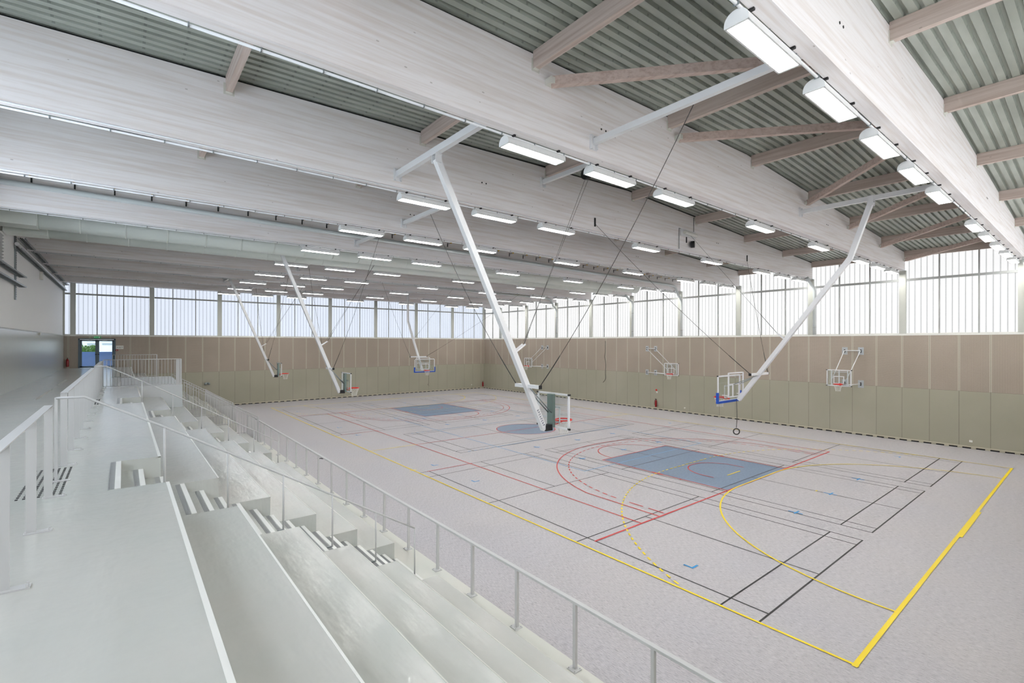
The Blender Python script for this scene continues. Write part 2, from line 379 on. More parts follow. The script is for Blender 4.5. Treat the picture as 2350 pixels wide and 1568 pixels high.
# ------------------------------------------------------------------ roof timber
for i, x in enumerate(BX):
    prof = [(-22.58, 9.3), (YR-.02, 9.3), (YR-.02, ztop(YR-.02)), (-4.35, 11.10), (-22.58, ztop(-22.58))]
    b = MB().extrude(prof, x-.12, x+.12).build('roof_beam', m_beam, label='whitewashed laminated timber roof beam, %s from the camera end' % ORD[i], cat='beam', group='deep roof beams across the hall')
    d = MB()
    for yy in (-10.98, -11.13, 2.3, 2.45): d.tube([(x+.119, yy, 9.98), (x+.128, yy, 9.98)], .022, 8)
    d.split('bolt', m_black, b)
    MB().extrude([(-22.58, ztop(-22.58)), (-4.35, 11.10), (YR-.02, ztop(YR-.02)), (YR-.02, ztop(YR-.02)+.045), (-4.35, 11.145), (-22.58, ztop(-22.58)+.045)], x-.08, x+.08).build('gap_shade_strip', m_dark, b, label='black strip standing in for the shaded gap on top')  # dark strip paints the shade of the gap between beam and deck
xb = [XN]+BX+[XE]
names = ['first']+['%s' % ORD[i+1] for i in range(9)]+['last']
for i in range(len(xb)-1):
    x1 = xb[i]-(.12 if i > 0 else 0); x0 = xb[i+1]+(.12 if i < 10 else 0)
    for j, y in enumerate(PY):
        h = .29; zt = ztop(y); sl = -.046 if y > -4.35 else .024
        p = empty('purlin', ((x0+x1)/2, y, zt), 'timber purlin of the %s bay from the camera, %s from the side windows' % (names[i], ORD[7-j]), 'purlin', 'timber purlins under the roof deck')
        MB().extrude([(y-.06, zt-h), (y+.06, zt-h), (y+.06, zt+.05+sl*.06), (y-.06, zt+.05-sl*.06)], x0, x1).build('timber', m_purlin, p)
        for xx, s in ((x1, -1), (x0, 1)):
            br = MB(); br.box(xx, xx+s*.008, y-.1, y+.1, zt-h-.05, zt-.1); br.box(xx, xx+s*.06, y-.062, y+.062, zt-h-.012, zt-h)
            br.build('hanger_plate', m_kerb, p)
# wind bracing in the first bay seen
for k, (ya, yb) in enumerate(((-17.25, -13.35), (-12.72, -8.85), (-8.2, -4.3), (0.2, -3.75), (4.72, .75), (9.25, 5.2), (13.55, 9.75))):
    mb = MB(); A = Vector((BX[1]+.2, ya, ztop(ya)-.46)); B = Vector((BX[0]-.2, yb, ztop(yb)-.46)); 
    if k > 2: A.z += .0
    o = mb.bar(A, B, .12, .19).build('wind_brace', m_brace, label='diagonal timber brace between the first and second beams, %s from the gallery side' % ORD[k], cat='brace', group='diagonal braces in the first bay')
    br = MB(); br.box(BX[1]+.12, BX[1]+.3, ya-.09, ya+.09, A.z-.06, A.z+.06); br.box(BX[0]-.3, BX[0]-.12, yb-.09, yb+.09, B.z-.06, B.z+.06); br.split('steel_shoe', m_kerb, o)
# ------------------------------------------------------------------ lamps
def lamp_proto():
    e = empty('ceiling_light', (0, 0, 0), 'lamp', 'light')
    h = MB(); prof = [(.15*math.cos(a), .0+.135*math.sin(a)) for a in [math.pi*k/12 for k in range(13)]]
    prof = [(.15, -.03)]+prof+[(-.15, -.03)]
    h.extrude(prof, -.77, .77, 'y'); h.build('housing', m_lamp, e)
    MB().box(-.125, .125, -.735, .735, -.04, -.029).build('diffuser', m_diff, e, label='glowing white diffuser')
    c = MB()
    for y in (-.6, .6): c.box(-.1, .14, y-.02, y+.02, .13, .16)
    c.split('mounting_bracket', m_black, e)
    fr = MB()
    for s in (-1, 1): fr.box(s*.15, s*.127, -.77, .77, -.042, -.026)
    for s in (-1, 1): fr.box(-.15, .15, s*.77, s*.737, -.042, -.026)
    fr.build('bezel', m_lamp, e)
    return e
LP = [-12.83, -10.42, -7.78, -2.7, 2.45, 7.65, 10.3, 12.75]; LP0 = [-12.83, -10.42, -7.78, -5.2, -2.65, 2.6, 5.15, 7.75, 10.3, 12.75]
proto = None
for i, x in enumerate(BX):
    for j, y in enumerate(LP0 if i == 0 else LP):
        loc = (x-.2, y, 9.14); lab = 'lit strip light under the %s roof beam, %s from the gallery side' % (ORD[i], ORD[j])
        if proto is None:
            proto = lamp_proto(); proto.location = loc; proto['label'] = lab; proto['group'] = 'strip lights under the roof beams'; o = proto
            for ch in proto.children: ch.matrix_parent_inverse = Matrix.Identity(4)
        else: dup(proto, loc, lab, 'strip lights under the roof beams')
    c = MB().tube([(x-.15, -22.4, 9.275), (x-.15, 13.6, 9.275)], .022, 8)
    cc = c.build('cable_conduit', m_cond, label='thin white conduit under the %s roof beam' % ORD[i], cat='conduit', group='conduits under the roof beams')
    jn = MB(); yy = -22
    while yy < 13.5: jn.box(x-.185, x-.115, yy-.008, yy+.008, 9.25, 9.3); yy += .83
    jn.split('clip', m_steel, cc)
    if i in (2, 3, 4, 5, 6, 7): 
        MB().tube([(x+.1, -22.4, 9.282), (x+.1, 13.6, 9.282)], .014, 6).build('second_conduit', m_cond, cc)
# ------------------------------------------------------------------ ducts and pipes
def duct(x, z, r, y0, y1, label, yb):
    e = empty('air_duct', (x, y0, z), label, 'duct', 'round air ducts under the roof')
    MB().tube([(x, y0, z), (x, y1, z)], r, 32).build('duct_body', m_duct, e)
    rg = MB(); y = y0+1.1
    while y < y1: rg.tube([(x, y-.02, z), (x, y+.02, z)], r+.012, 32, caps=False); y += 1.25
    rg.split('joint_ring', m_duct, e)
    MB().box(x-r, x+r, YL+.05, y0+.02, z-r*.93, z+r*.7).build('rectangular_boot', m_duct, e)
    fl = MB(); fl.tube([(x, y0, z), (x, y0+.05, z)], r+.03, 32); fl.build('flange', m_duct, e)
    h = MB(); y = y0+2
    while y < y1: h.tube([(x+r*.6, y, z+r*.8), (x+r*.6, y, ztop(y)+.05)], .008, 6); h.tube([(x-r*.6, y, z+r*.8), (x-r*.6, y, ztop(y)+.05)], .008, 6); y += 3.1
    h.split('hanger_rod', m_steel, e)
duct(-.33, 9.54, .40, -21.6, 11.35, 'large pale round air duct, the one nearer the camera', 0)
duct(-2.05, 9.53, .40, -21.5, 10.3, 'large pale round air duct behind the nearer one', 0)
def pipe(i, zl, zr, label, long):
    x = BX[i]+.24
    e = empty('rain_pipe', (x, YR-.2, 9.0), label, 'pipe', 'rain pipes at the side wall')
    mb = MB()
    if long:
        mb.tube([(x, -22.4, zl), (x, 12.6, zr), (x, 13.0, zr-.1), (x-.02, 13.25, zr-.45), (x-.0, 13.35, zr-.7), (x+.02, 13.6, 8.75), (x+.02, 13.78, 8.45), (x+.02, 13.8, 8.1), (x+.02, 13.8, 5.84)], .085, 16)
    else:
        mb.tube([(x-.1, 13.0, 9.28), (x-.1, 13.25, 9.1), (x-.06, 13.5, 8.9), (x, 13.72, 8.75), (x+.02, 13.8, 8.5), (x+.02, 13.8, 5.84)], .085, 16)
    mb.build('pipe', m_pipe, e)
    c = MB()
    for z in (6.3, 7.8): c.tube([(x+.02, 13.8, z-.02), (x+.02, 13.8, z+.02)], .094, 16)
    c.split('pipe_clamp', m_mull, e)
for i, lg in ((0, 0), (2, 0), (4, 1), (5, 0), (7, 1), (9, 0)):
    pipe(i, 10.02, 9.62, '%s rain pipe at the %s column from the camera end' % ('pale beam-long' if lg else 'short pale', ORD[i]), lg)
y = -21.5; k = 0
pr = None
while y < 12.9:
    if pr is None:
        pr = empty('spring_clamp', (0, 0, 0), 'small dark bracket with yellow cap on the beam above the long pipe', 'bracket', 'brackets above the long rain pipe')
        a = MB().tube([(0, 0, 0), (.34, 0, .0)], .014, 6); a.build('arm', m_chain, pr)
        a = MB().tube([(.3, 0, 0), (.37, 0, 0)], .028, 8); a.build('cap', m_yellowcap, pr); a = MB().box(0, .02, -.02, .02, -.14, .05); a.build('plate', m_chain, pr)
        for ch in pr.children: ch.matrix_parent_inverse = Matrix.Identity(4)
        pr.location = (BX[4]+.12, y, 10.28)
    else: dup(pr, (BX[4]+.12, y, 10.28-.0063*(y+21.5)))
    y += .98
# ------------------------------------------------------------------ stand
TD, TH = .81, .488
FY = [-18.84+TD*k for k in range(6)]      # front edges of tiers 0..5
TZ = [ZG-TH*k for k in range(6)]
def block(x0, x1, label):
    prof = [(-19.45, 0), (FY[5], 0)]
    pts = []
    for k in range(5, -1, -1): pts += [(FY[k], TZ[k]), (FY[k-1] if k else -19.45, TZ[k])]
    prof += pts
    o = MB().extrude(prof, x0, x1).build('seating_terrace', m_stand, label=label, cat='terrace', group='stepped concrete seating terraces')
    for k in range(6): MB().box(x0, x1, FY[k]-(.035, .018, .01, .01, .01, .01)[k], FY[k]+.003, TZ[k]-.012, TZ[k]+.003).build('edge_strip', m_nose if k < 2 else m_kerb, o)
    return o
AX = [(12.98, 14.8), (2.05, 3.95)]
block(14.8, XN-.02, 'glossy grey seating terrace nearest the camera, six broad steps')
block(3.95, 12.98, 'glossy grey seating terrace between the two stair aisles')
block(-3.05, 2.05, 'glossy grey seating terrace beyond the second stair aisle, beside the stair opening')
block(XE+.06, -9.9, 'farthest glossy grey seating terrace, against the end wall')
def stair(x0, x1, label):
    prof = [(-19.45, 0), (-14.75, 0)]; N = 18
    for j in range(N-1, -1, -1):
        y = -19.34+.27*j; z = ZG-.1633*j; prof += [(y, z), (y-.27 if j else -19.45, z)]
    o = MB().extrude(prof, x0, x1).build('aisle_stair', m_stand, label=label, cat='stairs', group='stair aisles through the terraces')
    for j in range(N):
        y = -19.34+.27*j; z = ZG-.1633*j
        MB().box(x0+.02, x1-.02, y-.056, y+.004, z-.03, z+.004).build('nosing', m_nose, o, label='white stair nosing')
        g = MB()
        for q in range(4): g.box(x0+.02, x1-.02, y-.12+q*.015, y-.112+q*.015, z, z+.004)
        g.build('grip_strip', m_grip, o)
    return o
stair(12.98, 14.8, 'concrete stair aisle with white nosings nearest the camera')
stair(2.05, 3.95, 'second concrete stair aisle with white nosings, further from the camera')
p = MB(); p.box(-3.05, XN, -14.78, -14.05, 0, .5); p.box(XE, -9.9, -14.78, -14.05, 0, .5)
p.build('front_walkway', m_kerb, label='low concrete walkway at the foot of the terraces, carrying the front railing', cat='walkway')
# slab over the stair opening and balustrades
s = MB(); s.box(-9.9, -3.05, -19.4, -17.28, ZG-.98, ZG); s.build('landing_slab', m_stand_side, label='white landing block behind the second terrace, with balusters on its edge', cat='slab')
def perforated(x0, x1, label):
    e = empty('tactile_strip', ((x0+x1)/2, -20.08, ZG), label, 'floor strip', 'dotted warning strips at the stair heads')
    d = MB(); n = int((x1-x0)/.1)
    for i in range(n):
        for j in range(7): d.box(x0+i*.1, x0+i*.1+.05, -20.29+j*.062, -20.29+j*.062+.024, ZG, ZG+.005)
    d.build('studs', m_black, e, kind='stuff')
perforated(13.0, 14.78, 'strip of dark studs on the gallery floor at the nearer stair head'); perforated(2.1, 3.9, 'strip of dark studs on the gallery floor at the farther stair head')
# gallery railing
def flat_rail(name, x0, x1, y, z0, h, posts, label, group, pw, plate, mt):
    e = empty(name, (posts[0], y, z0), label, 'railing', group)
    MB().box(min(x0, x1), max(x0, x1), y-.038, y+.038, z0+h-.012, z0+h).build('top_rail', mt, e)
    for x in posts:
        q = MB().box(x-.006, x+.006, y-pw/2, y+pw/2, z0+.01, z0+h-.012).build('post', mt, e)
        b = MB().box(x-.045, x+.045, y-.05, y+plate, z0, z0+.012); 
        for sy in (y-.035, y+plate-.02):
            b.box(x+.02, x+.034, sy-.007, sy+.007, z0+.012, z0+.03); b.box(x-.034, x-.02, sy-.007, sy+.007, z0+.012, z0+.03)
        b.build('base_plate', mt, q)
    return e
GP = [14.73, 16.1, 17.5, 18.9, 20.25, 21.6, 22.9]
flat_rail('gallery_railing', 14.7, XN, -20.0, ZG, 1.09, GP, 'pale flat-bar railing on the gallery at the left edge, nearest the camera', 'gallery railings', .075, .15, m_rail)
GP = [12.84, 11.52, 10.21, 8.96, 7.65, 6.3, 4.95, 4.02]; flat_rail('gallery_railing', 12.86, 3.98, -20.0, ZG, 1.09, GP, 'pale flat-bar railing on the gallery between the two stair heads', 'gallery railings', .075, .15, m_rail)
GP = [2.0, .7, -.6, -1.9, -2.95]; flat_rail('gallery_railing', 2.02, -3.02, -20.0, ZG, 1.09, GP, 'pale flat-bar railing on the gallery just beyond the second stair head', 'gallery railings', .075, .15, m_rail)
# front railing with square posts
def sq_rail(x0, x1, posts, label):
    y = -14.16; z0 = .5; h = 1.0
    e = empty('front_railing', (posts[0], y, z0), label, 'railing', 'front railings along the sports floor')
    MB().box(min(x0, x1), max(x0, x1), y-.035, y+.035, z0+h-.035, z0+h).build('top_rail', m_rail, e)
    for x in posts:
        q = MB().box(x-.025, x+.025, y-.025, y+.025, z0+.012, z0+h-.035).build('post', m_rail, e)
        b = MB().box(x-.08, x+.08, y-.09, y+.06, z0, z0+.014)
        for sx in (-.06, .06):
            for sy in (-.07, .04): b.tube([(x+sx, y+sy, z0+.014), (x+sx, y+sy, z0+.03)], .008, 6)
        b.build('base_plate', m_rail, q)
sq_rail(-4.3, XN, [22.99, 21.68, 20.36, 19.02, 17.68, 16.34, 15.02, 13.72, 12.39, 11.05, 9.74, 8.42, 7.08, 5.76, 4.42, 3.08, 1.74, .4, -.94, -2.28, -2.99], 'long pale grey railing of square posts between the terraces and the court')
def balusters(name, pts, h, sp, label, group, r=.008, panel=None):
    # pts: list of base points (polyline); vertical bars with height h
    e = empty(name, pts[0], label, 'balustrade', group)
    tp = [(a[0], a[1], a[2]+h) for a in pts]; MB().tube(tp, .016, 8).build('top_rail', m_rail, e)
    MB().tube([(a[0], a[1], a[2]+.05) for a in pts], .01, 6).build('bottom_rail', m_rail, e)
    k = 0
    for a, b in zip(pts[:-1], pts[1:]):
        a = Vector(a); b = Vector(b); L = (b-a).length; n = max(1, int(L/sp))
        for i in range(n):
            q = a.lerp(b, i/n)
            if k < 98: MB().tube([q+Vector((0, 0, .0 if i == 0 else .05)), q+Vector((0, 0, h))], r if i else r*1.5, 6).build('baluster', m_rail, e)
            k += 1
    b = pts[-1]; MB().box(b[0]-.03, b[0]+.03, b[1]-.03, b[1]+.03, b[2], b[2]+h).build('end_post', m_rail, e)
    return e
gb = balusters('balustrade', [(-3.08, -19.95, ZG), (-3.08, -17.34, ZG)], 1.13, .112, 'white balustrade along the edge of the landing block, the taller one facing the camera', 'balustrades round the stair opening')
balusters('balustrade', [(-9.85, -19.75, ZG), (-9.85, -17.9, ZG)], 1.2, .112, 'white balustrade on the far side of the landing, in front of the end wall', 'balustrades round the stair opening')
MB().box(-3.09, -3.07, -17.52, -17.38, ZG, ZG+1.11).build('guard_panel', m_rail, gb)
def stepguard(x, label):
    e = empty('sloping_balustrade', (x, -17.2, TZ[2]), label, 'balustrade', 'balustrades round the stair opening')
    y0, y1 = -17.22, -14.27
    zt = lambda y: 3.52+(1.72-3.52)*(y-y0)/(y1-y0)
    MB().tube([(x, y0, zt(y0)), (x, y1, zt(y1))], .018, 8).build('top_rail', m_rail, e)
    MB().tube([(x, y0, zt(y0)-.14), (x, y1, zt(y1)-.14)], .01, 8).build('upper_rail', m_rail, e)
    y = y0; k = 0
    while y < y1:
        j = sum(1 for f in FY if y >= f); zb = TZ[j] if j < 6 else .5
        MB().tube([(x, y, zb-.0), (x, y, zt(y))], .009, 6).build('baluster', m_rail, e); y += .112; k += 1
    MB().box(x-.03, x+.03, y1-.03, y1+.03, .5, zt(y1)).build('end_post', m_rail, e)
    for j in range(2, 6): MB().box(x-.01, x+.01, FY[j-1] if j else -18.8, FY[j], TZ[j]+.02, TZ[j]+.05).build('bottom_rail', m_rail, e)
stepguard(-3.1, 'white balustrade stepping down beside the stair opening, nearer the camera'); stepguard(-9.87, 'white balustrade stepping down the far side of the stair opening')
balusters('balustrade', [(-4.35, -14.14, 0.02), (-6.2, -14.14, 0.02)], 1.46, .112, 'thin low balustrade gate closing the stair opening towards the court', 'balustrades round the stair opening')
balusters('balustrade', [(-9.9, -14.14, .5), (-23.2, -14.14, .5)], 1.02, .14, 'long balustrade in front of the farthest terrace', 'balustrades round the stair opening')
MB().tube([(-9.9, -14.14, 1.5), (-6.35, -14.14, 1.5), (-6.35, -14.14, .02)], .02, 8).build('bent_handrail', m_rail, label='bent pale handrail joining the far balustrade to the stair opening', cat='handrail')
# aisle handrails
def handrail(x, label):
    e = empty('stair_handrail', (x, -20.0, ZG), label, 'handrail', 'thin handrails down the stair aisles')
    top = [(x, -20.0, 4.53), (x, -19.72, 4.53)]+[(x, FY[k], 4.03-.49*k) for k in range(6)]
    MB().tube(top, .016, 8).build('rail', m_rail, e)
    MB().bar((x, -20.0, ZG+.01), (x, -20.0, 4.54), .03, .012, (1, 0, 0)).build('post', m_rail, e); MB().box(x-.04, x+.04, -20.03, -19.86, ZG, ZG+.012).build('base_plate', m_rail, e)
    for k in range(6):
        y = FY[k]; j = math.ceil((y+19.34)/.27-1e-6); z = ZG-.1633*j
        q = MB().tube([(x, y, z), (x, y, 4.03-.49*k)], .015, 8).build('post', m_rail, e)
        MB().bar((x, y, z+.012), (x, y-.09, z+.012), .03, .02).build('foot', m_steel, q)
handrail(13.9, 'thin handrail down the middle of the nearer stair aisle'); handrail(3.0, 'thin handrail down the middle of the farther stair aisle')
# ------------------------------------------------------------------ court markings
def lines(name, m, z, label): return dict(mb=MB(), name=name, m=m, z=z, label=label)
def seg(L, a, b, w=.05):
    ax, ay = a; bx, by = b; L['z'] += 2e-5; z = L['z']
    if abs(ax-bx) < 1e-6: L['mb'].rect(ax-w/2, ax+w/2, min(ay, by)-w/2, max(ay, by)+w/2, z)
    elif abs(ay-by) < 1e-6: L['mb'].rect(min(ax, bx)-w/2, max(ax, bx)+w/2, ay-w/2, ay+w/2, z)
    else:
        d = Vector((bx-ax, by-ay)).normalized()*w/2; n = Vector((-d.y, d.x)); L['mb'].add([(ax-n.x, ay-n.y, z), (bx-n.x, by-n.y, z), (bx+n.x, by+n.y, z), (ax+n.x, ay+n.y, z)], [(0, 1, 2, 3)])
def arc(L, c, r, a0, a1, w=.05, n=48, dash=None):
    L['z'] += 2e-5; z = L['z']; per = dash[0] if dash else None; arcl = abs(a1-a0)*r
    if dash:
        k = int(arcl/per); 
        for i in range(k):
            b0 = a0+(a1-a0)*(i*per+per*.25)/arcl; b1 = a0+(a1-a0)*(i*per+per*.25+dash[1])/arcl; arc(L, c, r, b0, b1, w, 3)
        return
    vs = []; fs = []
    for i in range(n+1):
        a = a0+(a1-a0)*i/n
        for rr in (r-w/2, r+w/2): vs.append((c[0]+rr*math.cos(a), c[1]+rr*math.sin(a), z))
    for i in range(n): fs.append((2*i, 2*i+1, 2*i+3, 2*i+2))
    L['mb'].add(vs, fs)
def dseg(L, a, b, on, per, w=.05):
    a = Vector(a); b = Vector(b); T = (b-a).length; d = (b-a)/T; s = per*.25
    while s+on <= T: seg(L, tuple(a+d*s), tuple(a+d*(s+on)), w); s += per
def finish(L): 
    me = L['mb']; o = me.build(L['name'], L['m'], floor, label=L['label'], fix=False)
pi = math.pi
K = lines('court_area', m_key, .0008, 'blue painted keys and centre circle')
for s in (-1, 1): K['mb'].rect(*sorted((s*8.2, s*14)), -2.45, 2.45, .0008)
K['mb'].add([(1.8*math.cos(a), 1.8*math.sin(a), .0008) for a in [2*pi*i/64 for i in range(64)]], [tuple(range(64))]); finish(K)
B = lines('badminton_lines', L_K, .0015, 'black badminton lines')
def badm(cx, cy, w=.04, along='x'):
    def sg(a, b, c, d):
        if along == 'x': seg(B, (cx+a, cy+b), (cx+c, cy+d), w)
        else: seg(B, (cx+b, cy+a), (cx+d, cy+c), w)
    Lh, Wh = 6.7, 3.05
    for s in (-1, 1):
        sg(-Lh, s*Wh, Lh, s*Wh); sg(-Lh, s*(Wh-.46), Lh, s*(Wh-.46)); sg(s*Lh, -Wh, s*Lh, Wh); sg(s*(Lh-.76), -Wh, s*(Lh-.76), Wh); sg(s*1.98, -Wh, s*1.98, Wh); sg(s*1.98, 0, s*Lh, 0)
for sx in (-1, 1):
    for cy in (-6.93, 0, 6.93): badm(sx*11.73, cy)
badm(0, 0, along='y'); finish(B)
Bl = lines('volleyball_lines', L_LB, .006, 'blue volleyball lines')
for s in (-1, 1):
    seg(Bl, (-9, s*4.5), (9, s*4.5)); seg(Bl, (s*9, -4.5), (s*9, 4.5)); seg(Bl, (s*3, -4.5), (s*3, 4.5))
    for t_ in (-1, 1): dseg(Bl, (s*3, t_*4.6), (s*3, t_*6.4), .15, .35)
finish(Bl)
Bm = lines('blue_marks', L_B, .007, 'small bright blue position marks')
for sx in (-1, 1):
    for X_ in (4.35, 7.45, 16.45):
        for Y_ in (-8.92, -2.98, 0, 2.98, 8.92):
            cor = abs(Y_) > 8; q = 1 if Y_ <= 0 else -1
            seg(Bm, (sx*X_-.2, Y_), (sx*X_+(0 if cor else .16), Y_), .055)
            seg(Bm, (sx*X_, Y_-(0 if cor else .12)*q), (sx*X_, Y_+.2*q), .055)
finish(Bm)
Rl = lines('basketball_lines', L_R, .008, 'red basketball lines')
seg(Rl, (-14, -7.5), (14, -7.5)); seg(Rl, (-14, 7.5), (14, 7.5)); seg(Rl, (0, -7.5), (0, 7.5)); arc(Rl, (0, 0), 1.8, 0, 2*pi)
for s in (-1, 1):
    seg(Rl, (s*14, -9.52), (s*14, 7.5), .06); seg(Rl, (s*5.03, -9.6), (s*5.03, -7.4), .045)
    for y in (-2.45, 2.45):
        seg(Rl, (s*8.2, y), (s*14, y)); 
        seg(Rl, (s*10.9, y), (s*11.25, y), .13)
        for q in (10.0, 12.15, 9.2): seg(Rl, (s*q, y), (s*q, y*1.03), .05)
    seg(Rl, (s*8.2, -2.45), (s*8.2, 2.45)); cx = s*8.2; a0 = pi/2 if s > 0 else -pi/2; arc(Rl, (cx, 0), 1.8, a0, a0+pi)
    hx = s*12.425
    th = math.asin(6.6/6.75); 
    A = (pi-th, pi+th) if s > 0 else (-th, th); arc(Rl, (hx, 0), 6.75, A[0], A[1], n=64)
    ex = 6.75*math.cos(th); 
    for y in (-6.6, 6.6): seg(Rl, (s*14, y), (hx-s*ex, y))
    arc(Rl, (hx, 0), 6.25, *((pi/2, 3*pi/2) if s > 0 else (-pi/2, pi/2)), dash=(.42, .24))
    for y in (-6.25, 6.25): dseg(Rl, (hx, y), (s*13.9, y), .5, .75)
    arc(Rl, (hx, 0), 1.25, *((pi/2, 3*pi/2) if s > 0 else (-pi/2, pi/2)))
    for y in (-1.25, 1.25): seg(Rl, (hx, y), (s*12.8, y))
finish(Rl)
Y = lines('handball_lines', L_Y, .011, 'yellow handball lines')
for s in (-1, 1):
    seg(Y, (-20, s*9.975), (20, s*9.975), .055); seg(Y, (s*19.98, -10), (s*19.98, 10), .08); seg(Y, (s*20.02, -1.5), (s*20.02, 1.5), .11)
    A = ((pi/2, pi), (pi, 3*pi/2)) if s > 0 else ((0, pi/2), (-pi/2, 0))
    gx = s*20
    if s > 0:
        arc(Y, (gx, 1.5), 6, pi/2, pi); arc(Y, (gx, -1.5), 6, pi, 3*pi/2)
        th = math.acos(min(1, 8.4/9)); a = math.asin(8.45/9); arc(Y, (gx, 1.5), 9, pi-a, pi, dash=(.30, .16)); arc(Y, (gx, -1.5), 9, pi, pi+a, dash=(.30, .16))
    else:
        arc(Y, (gx, 1.5), 6, 0, pi/2); arc(Y, (gx, -1.5), 6, -pi/2, 0); a = math.asin(8.45/9); arc(Y, (gx, 1.5), 9, 0, a, dash=(.30, .16)); arc(Y, (gx, -1.5), 9, -a, 0, dash=(.30, .16))
    seg(Y, (s*14, -1.5), (s*14, 1.5)); dseg(Y, (s*11, -1.5), (s*11, 1.5), .16, .30)
    seg(Y, (s*13, -.5), (s*13, .5)); seg(Y, (s*16, -.05), (s*16, .05)); seg(Y, (s*4.5, -10.1), (s*4.5, -9.85), .05)
seg(Y, (0, -9.97), (0, -7.5), .05); seg(Y, (0, 7.5), (0, 9.97), .05); finish(Y)
# ------------------------------------------------------------------ basketball equipment
def rim_net(e, c, n):
    # c centre of ring, n horizontal unit vector from board to ring
    c = Vector(c); n = Vector(n); s = Vector((-n.y, n.x, 0)); r = .228
    rb = MB().tube([c+(n*math.cos(a)+s*math.sin(a))*r for a in [2*pi*i/28 for i in range(28)]], .019, 8, closed=True)
    p0 = c-n*.375; rb.bar(p0-s*.0, c-n*(r-.01), .11, .03); rb.box(*sorted((p0.x-.06*abs(s.x)-.01*abs(n.x), p0.x+.06*abs(s.x)+.01*abs(n.x))), *sorted((p0.y-.06*abs(s.y)-.01*abs(n.y), p0.y+.06*abs(s.y)+.01*abs(n.y))), c.z-.1, c.z+.03)
    rb.bar(p0+s*.1+Vector((0, 0, -.07)), c+s*.16-n*.16, .02); rb.bar(p0-s*.1+Vector((0, 0, -.07)), c-s*.16-n*.16, .02)
    o = rb.build('rim', m_red, e, label='red hoop ring')
    nb = MB(); rows = [(.222, -.01), (.185, -.12), (.15, -.22), (.125, -.31), (.12, -.4)]; N = 12
    for i in range(4):
        r0, z0 = rows[i]; r1, z1 = rows[i+1]
        for k in range(N):
            for d in (-.5, .5):
                a = 2*pi*(k+(.5 if i % 2 else 0))/N; b = a+2*pi*d/N
                nb.tube([c+Vector((math.cos(a)*r0, math.sin(a)*r0, z0)), c+Vector((math.cos(b)*r1, math.sin(b)*r1, z1))], .0045, 4, caps=False)
    nb.build('net', m_net, o, label='white net')
def board(e, c, n, w, h, pad=False, fw=.05, extra=False):
    # c: centre of the bottom edge
    c = Vector(c); n = Vector(n); s = Vector((-n.y, n.x, 0)); up = Vector((0, 0, 1)); fb = MB()
    for z in (fw/2, h-fw/2): fb.bar(c-s*w/2+up*z, c+s*w/2+up*z, .04, fw)
    for q in (-1, 1): fb.bar(c+s*q*(w/2-fw/2), c+s*q*(w/2-fw/2)+up*h, .04, fw, n) if False else fb.bar(c+s*q*(w/2-fw/2)+up*0, c+s*q*(w/2-fw/2)+up*h, fw if abs(s.x) > .5 else .04, .04 if abs(s.x) > .5 else fw, (0, 1, 0))
    fo = fb.build('backboard_frame', m_white, e)
    cap = MB()
    for q in (-1, 1):
        for z in (.02, h-.02): p = c+s*q*(w/2+.004)+up*z; cap.box(p.x-.022, p.x+.022, p.y-.022, p.y+.022, p.z-.022, p.z+.022)
    cap.split('corner_cap', m_black, fo)
    g = MB().bar(c-s*(w/2-fw)+up*h/2, c+s*(w/2-fw)+up*h/2, .012, h-2*fw); g.build('backboard_glass', m_glass, e, label='clear backboard pane')
    tb = MB(); tw, t0, t1 = .59*w/1.8*1.2, .16, .62*h/1.05
    for z in (t0, t1): tb.bar(c+n*.01-s*tw/2+up*z, c+n*.01+s*tw/2+up*z, .006, .045)
    for q in (-1, 1): p = c+n*.01+s*q*tw/2; tb.add([], []); a = p+up*(t0-.02); b = p+up*(t1+.02); tb.box(p.x-.022*abs(s.x)-.003*abs(n.x), p.x+.022*abs(s.x)+.003*abs(n.x), p.y-.022*abs(s.y)-.003*abs(n.y), p.y+.022*abs(s.y)+.003*abs(n.y), a.z, b.z)
    tb.build('target_square', m_white, e, label='white painted target square')
    if extra:
        ib = MB()
        for q in (-.55, -.0, .62): p = c-n*.04+s*q*w/2*1.1; ib.box(p.x-.03*abs(s.x)-.015*abs(n.x), p.x+.03*abs(s.x)+.015*abs(n.x), p.y-.03*abs(s.y)-.015*abs(n.y), p.y+.03*abs(s.y)+.015*abs(n.y), p.z, p.z+h)
        for z in (.12, .86*h): ib.bar(c-n*.04-s*w*.3+up*z, c-n*.04+s*w*.34+up*z, .02, .03)
        ib.build('rear_frame', m_white, e)
    if pad:
        pb = MB(); pb.bar(c-s*(w/2+.03)+up*(-.01), c+s*(w/2+.03)+up*(-.01), .09, .09)
        for q in (-1, 1): p = c+s*q*(w/2+.01); pb.box(p.x-.04, p.x+.04, p.y-.045, p.y+.045, p.z-.05, p.z+.38)
        pb.build('edge_pad', m_blue, e, label='blue foam edge pad')
def cable(e, a, b, name='cable', sag=0.0, r=.007, chain=1.2):
    a = Vector(a); b = Vector(b); pts = [a.lerp(b, t_/12)-Vector((0, 0, sag*4*(t_/12)*(1-t_/12))) for t_ in range(13)]
    o = MB().tube(pts, r, 5).build(name, m_cable, e, label='thin dark cable')
    if chain:
        L = (b-a).length; f = chain/L; p2 = [a.lerp(b, 1-f*q/4)-Vector((0, 0, sag*4*(1-f*q/4)*(f*q/4))) for q in range(5)]
        MB().tube(p2, r*1.7, 5).build('chain', m_chain, o)
